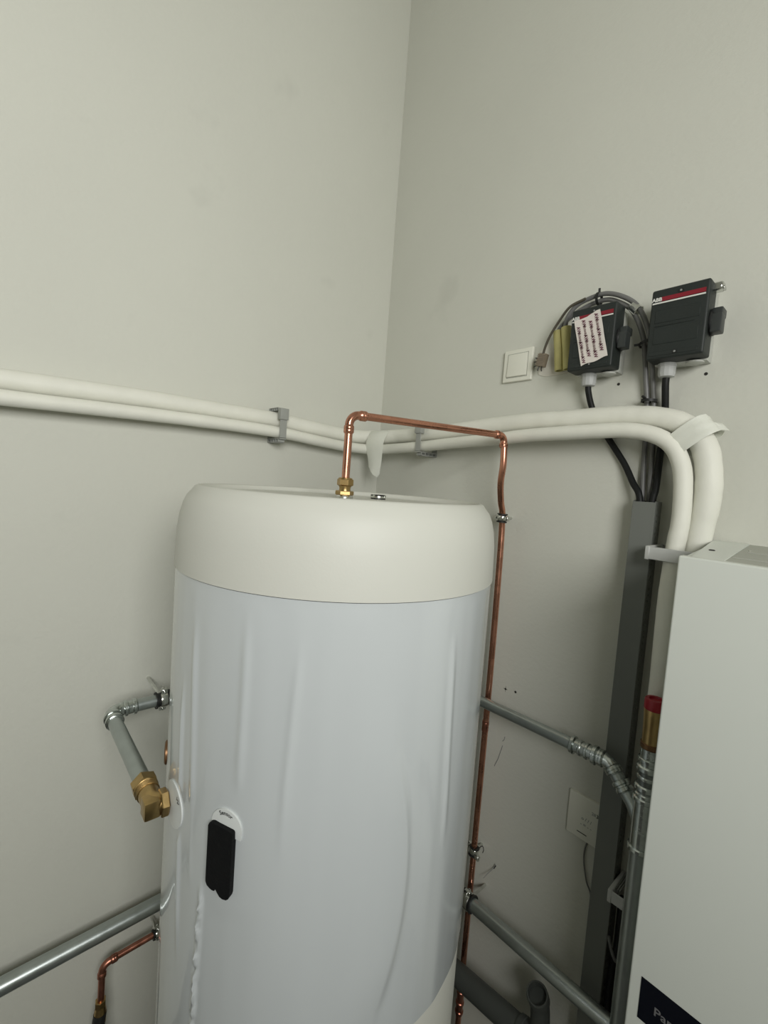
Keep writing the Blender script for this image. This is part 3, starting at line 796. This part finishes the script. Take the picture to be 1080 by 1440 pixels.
tag(tube('grey_cable', smooth_path(gB, 8), .0050, 'greycable'), 'inner grey cable arching over the left isolator box into the left yellow sleeve', 'cable')
tag(tube('thin_cable', smooth_path([(.735, -.0495, 2.150), (.700, -.0495, 2.140), (.672, -.040, 2.118), (.650, -.036, 2.090), (.637, -.032, 2.066), (.630, -.028, 2.048)], 8), .0030, 'thincable'), 'thin dark cable leaving the grey cables down to a brown connector', 'cable')
# yellow sleeves
for (p, q, r, lb) in (((.6605, -.022, 2.101), (.671, -.016, 2.006), .0112, 'left yellow insulating sleeve hanging next to the brown connector'),
                      ((.6835, -.027, 2.104), (.6955, -.020, 2.006), .0122, 'right yellow insulating sleeve hanging against the sticker-covered box')):
    p, q = Vector(p), Vector(q); ax_ = (q - p); L = ax_.length
    bm = bmesh.new(); b_lathe(bm, p, ax_, [(0, r * .95), (.004, r), (L * .5, r * .93), (L - .004, r * 1.02), (L, r * .98), (L, r * .78), (L * .5, r * .74), (0, r * .76)], 24, closed=True)
    o = finish('yellow_sleeve', bm, 'yellow'); tag(o, lb, 'cable sleeve')
# brown connector
cn = thing('terminal_connector', (.627, -.018, 2.02), 'small brown ribbed terminal connector with bare wire ends beside the light switch', 'connector')
mt = Matrix.Translation((.627, -.022, 2.038)) @ Matrix.Rotation(math.radians(12), 4, 'Y')
bm = bmesh.new(); b_box(bm, (-.010, -.009, -.018), (.010, .008, .014), .002, 2, mt)
for k in range(7): b_box(bm, (-.0112, -.0105, -.016 + k * .0042), (.0106, -.008, -.0138 + k * .0042), 0, 1, mt)
finish('body', bm, 'brown', cn)
bm = bmesh.new()
for (dx, dz, ex, ez) in ((-.008, -.016, -.016, -.020), (-.002, -.017, -.003, -.028), (.005, -.017, .008, -.029), (-.009, .0, -.018, .002), (-.010, -.008, -.019, -.008)):
    b_tube(bm, [mt @ Vector((dx, -.003, dz)), mt @ Vector(((dx + ex) / 2, -.006, (dz + ez) / 2)), mt @ Vector((ex, -.004, ez))], .0014, 8)
finish_each('wire_end', bm, 'boxblack', cn)
# cable ties
def tie(c, d, rx, label, tail):
    c = Vector(c); d = Vector(d).normalized(); x, y, _ = frame(d)
    bm = bmesh.new(); w = .0028
    vs0 = len(bm.verts)
    b_lathe(bm, c - d * w, d, [(0, rx), (0, rx + .0014), (2 * w, rx + .0014), (2 * w, rx)], 24, closed=True)
    tl = Vector(tail).normalized()
    b_tube(bm, [c + tl * rx, c + tl * (rx + .009)], .0026, 8)
    return tag(finish('cable_tie', bm, 'rubber'), label, 'cable tie')
tie((.757, -.031, 2.150), (1, 0, 0), .0130, 'black cable tie on top of the grey cable arch', (0, -.1, 1))
tie((.866, -.030, 2.032), (.3, 0, -1), .0140, 'black cable tie on the grey cables at the left edge of the right isolator box', (-1, -.3, -.1))
tie((.877, -.0145, 1.915), (.05, 0, 1), .0140, 'black cable tie on the grey cables just above the insulated pipes', (-.3, -1, .3))
# silvery tape on the cables and silver conduit stub on the right box
tag(lathe('foil_tape', (.845, -.0325, 2.1015), (-.62, 0, .6), [(0, .0105), (.001, .0115), (.020, .0108), (.021, .0100)], 'chrome', None, 14, angle=20), 'crumpled silver tape round the grey cables at the top right corner of the left box', 'tape')
bm = bmesh.new(); b_box(bm, (.976, -.058, 2.099), (.9935, -.040, 2.1145), .0025, 1); b_box(bm, (.9925, -.056, 2.100), (.996, -.042, 2.106), .001, 1)
tag(finish('conduit_stub', bm, 'chrome'), 'small silver stub at the upper right corner of the right isolator box', 'conduit stub')

# ------------------------------------------------------------------ light switch
sx0, sz0 = .505, 1.997 
ls = thing('light_switch', (sx0 + .0425, 0, sz0), 'square white light switch with a single rocker on the back wall', 'light switch')
bm = bmesh.new()
b_box(bm, (sx0, -.0095, sz0), (sx0 + .086, 0, sz0 + .084), .003, 3); finish('frame', bm, 'switch', ls)
bm = bmesh.new()
mt = Matrix.Translation((sx0 + .043, -.0100, sz0 + .042)) @ Matrix.Rotation(math.radians(-2.2), 4, 'X')
b_box(bm, (-.0285, -.0030, -.0295), (.0285, .004, .0295), .0015, 2, mt); finish('rocker', bm, 'switch', ls)
bm = bmesh.new(); 
for lo, hi in (((-.0305, -.0318), (.0305, -.0300)), ((-.0305, .0300), (.0305, .0315)), ((-.0308, -.031), (-.0290, .031)), ((.0290, -.031), (.0308, .031))):
    b_box(bm, (sx0 + .043 + lo[0], -.0098, sz0 + .042 + lo[1]), (sx0 + .043 + hi[0], -.0080, sz0 + .042 + hi[1]))
finish('joint', bm, 'lid', ls)

# white plate with small print left of the trunking
rp = thing('control_plate', (.836, 0, .910), 'small white control plate with tiny print, half hidden by the grey trunking', 'control plate')
pl = box('plate', (.796, -.009, .910), (.8745, 0, 1.012), 'switch', rp, .002, 2)
for (s_, xx, zz, sz, mm) in (('28', .8545, .984, .0095, 'greyink'), ('3', .8625, .9835, .0120, 'blackink'), ('::', .866, .986, .006, 'greyink'), ('o / / /', .8400, .9610, .0105, 'greyink'), ('- = - -', .8400, .9470, .0110, 'greyink')):
    text_mesh('print', s_, sz, lambda a, b, xx=xx, zz=zz: Vector((xx + a, -.0094, zz + b)), mm, pl, bold=.0002)
box('slot_mark', (.821, -.0096, .9245), (.8435, -.0085, .9262), 'blackink', pl)
tag(tube('thin_cable', smooth_path([(.846, -.005, .912), (.842, -.006, .89), (.843, -.006, .86), (.853, -.006, .82), (.866, -.006, .79), (.870, -.006, .70)], 6), .0018, 'greycable', None, 8), 'thin grey wire dropping from the small white control plate', 'cable')
# loose dark cables low beside the trunking
tag(tube('black_cable', smooth_path([(.931, -.026, .012), (.931, -.026, .62), (.932, -.024, .70), (.936, -.024, .74), (.935, -.02, .80), (.934, -.018, .850)], 6), .0085, 'cable', None, 12), 'black cable running down between trunking and riser', 'cable')
tag(tube('grey_cable', smooth_path([(.924, -.050, .775), (.932, -.052, .755), (.942, -.05, .735), (.947, -.018, .70), (.9455, -.008, .5), (.9455, -.008, .02)], 6), .0032, 'greycable', None, 12), 'thin grey cable crossing beside the riser low on the wall', 'cable')

# ------------------------------------------------------------------ white cabinet
cb = thing('heat_pump_cabinet', (1.29, -.135, .735), 'white wall-hung metal cabinet with a black label, at the right edge', 'cabinet')
cx0, cx1, cyf, cz0 = 1.027, 1.527, -.27, .735
bm = bmesh.new()
b_prism(bm, [(cyf + .018, cz0 + .01), (0, cz0 + .01), (0, 1.638), (cyf + .018, 1.621)], cx0 - .004, cx1, 'yz')
for v in bm.verts:
    if v.co.x < cx0 and v.co.y > -.1: v.co.x = 1.0205 if v.co.z > 1 else 1.024
    elif v.co.x < cx0: v.co.x = cx0 + .001
finish('body', bm, 'cabinet', cb, smooth=False)
fp_ = box('front_panel', (cx0, cyf, cz0), (cx1, cyf + .019, 1.6255), 'cabinet', cb, .003, 3)
bm = bmesh.new()
vs = [(cx0 + .050, cyf + .021), (cx1, cyf + .021), (cx1, -.006), (1.070, -.006)]
def zt(y): return 1.621 + (y - (cyf + .018)) / (.252) * .017
A_ = [bm.verts.new((x, y, zt(y) - .002)) for x, y in vs]; B_ = [bm.verts.new((x, y, zt(y) + .0008)) for x, y in vs]
bm.faces.new(A_); bm.faces.new(B_)
for k in range(4): bm.faces.new((A_[k], B_[k], B_[(k + 1) % 4], A_[(k + 1) % 4]))
tag(finish('lid', bm, 'lid', cb, smooth=False), 'grey sheet metal lid')
bm = bmesh.new()
vs = [(cx0 + .010, cyf + .024), (cx0 + .050, cyf + .030), (1.0685, -.006), (1.0150, -.006), ]
A_ = [bm.verts.new((x, y, zt(y) - .002)) for x, y in vs]; B_ = [bm.verts.new((x, y, zt(y) + .0022)) for x, y in vs]
bm.faces.new(A_); bm.faces.new(B_)
for k in range(4): bm.faces.new((A_[k], B_[k], B_[(k + 1) % 4], A_[(k + 1) % 4]))
finish('flange', bm, 'cabinet', cb, smooth=False)
bm = bmesh.new()
b_lathe(bm, (1.043, -.150, zt(-.15) + .0015), (0, 0, 1), [(0, .0048), (.0016, .0044), (.0022, .003)], 16)
finish('lid_screw', bm, 'hole', cb)
bm = bmesh.new()
b_box(bm, (1.078, -.19, zt(-.19)), (1.30, -.187, zt(-.19) + .0024)); b_box(bm, (1.085, -.115, zt(-.115)), (1.30, -.112, zt(-.115) + .0024))
b_lathe(bm, (1.083, -.09, zt(-.09)), (0, 0, 1), [(0, .0022), (.0018, .002)], 12)
b_box(bm, (cx0 + .020, cyf + .0195, zt(cyf + .02)), (cx0 + .048, cyf + .0265, zt(cyf + .02) + .0012))
finish_each('lid_fold', bm, 'lid', cb, smooth=False)
# label
lb = box('label', (1.0435, cyf - .0008, .8885), (1.30, cyf + .001, .9570), 'navy', fp_)
tag(lb, 'black label strip with grey lettering')
text_mesh('lettering', 'Panasonic', .0190, lambda a, b: Vector((1.0640 + a, cyf - .0014, .9195 + b)), 'silverprint', lb, align='LEFT', bold=.0003)

# ------------------------------------------------------------------ drain
dr = thing('drain_pipe', (.72, -.085, 0), 'dark grey plastic drain pipe on the back wall low beside the tank', 'drain pipe')
pd0 = Vector((.30, -.088, .352)); pd1 = Vector((.90, -.088, .452))
tube('pipe', [pd0, pd1], .0270, 'drain', dr, 32)
bm = bmesh.new()
dd = (pd1 - pd0).normalized(); pm = pd0 + dd * .475
b_lathe(bm, pm, dd, [(0, .0270), (.001, .0310), (.014, .0318), (.016, .0295), (.09, .0295), (.095, .0318), (.108, .0310), (.109, .0270)], 32)
finish('socket', bm, 'drain', dr)
bm = bmesh.new()
bp = [Vector((.812, -.080, .44)), Vector((.811, -.078, .49)), Vector((.809, -.080, .520)), Vector((.806, -.088, .548))]
b_tube(bm, bp, .0215, 28)
finish('branch', bm, 'drain', dr)
o_ = bp[-1]; d_ = Vector((-.03, -.42, .85)).normalized()
lathe('branch_mouth', o_ - d_ * .012, d_, [(0, .0215), (.003, .0245), (.026, .0245), (.028, .0235), (.028, .0205), (.004, .0195)], 'drain', dr, 32)

# ------------------------------------------------------------------ marks on the walls
def hole(x, z, r=.0028):
    o = lathe('drill_hole', (x, .001, z), (0, -1, 0), [(0, r), (.0014, r), (.0016, r * .6)], 'hole', wb, 12)
for x, z, r in ((.806, 1.961, .0032), (.969, 1.962, .0032), (.596, 1.173, .0030), (.626, 1.177, .0032), (.9, 2.9, .002)): hole(x, z, r)
def scratch(pts, w, m='hole', parent=wb):
    bm = bmesh.new()
    b_tube(bm, [Vector(p) for p in pts], w, 6)
    finish('crack', bm, m, parent)
scratch([(.590, .0003, 1.173), (.602, .0003, 1.173)], .0007); scratch([(.596, .0003, 1.165), (.596, .0003, 1.181)], .0006)
scratch([(.6075, .0002, 1.045), (.606, .0002, 1.036), (.602, .0002, 1.030)], .0012, 'greyink')
scratch([(.603, .0002, 1.018), (.599, .0002, 1.00), (.593, .0002, .975), (.588, .0002, .962), (.584, .0002, .950)], .0012, 'greyink')
scratch([(.616, .0002, .684), (.611, .0002, .672)], .0022, 'hole')
# rough opening in the plaster by the connector
ol = []
for k in range(28):
    a = 2 * PI * k / 28; rx = .052; rz = .040
    ex = abs(math.cos(a)) ** .5 * (1 if math.cos(a) > 0 else -1); ez = abs(math.sin(a)) ** .5 * (1 if math.sin(a) > 0 else -1)
    ol.append((.6555 + rx * ex + random.uniform(-.0015, .0015), 2.040 + rz * ez + random.uniform(-.0015, .0015)))
bm = bmesh.new(); b_prism(bm, ol, -.0018, .002, 'xz'); finish('plaster_patch', bm, 'patch', wb)
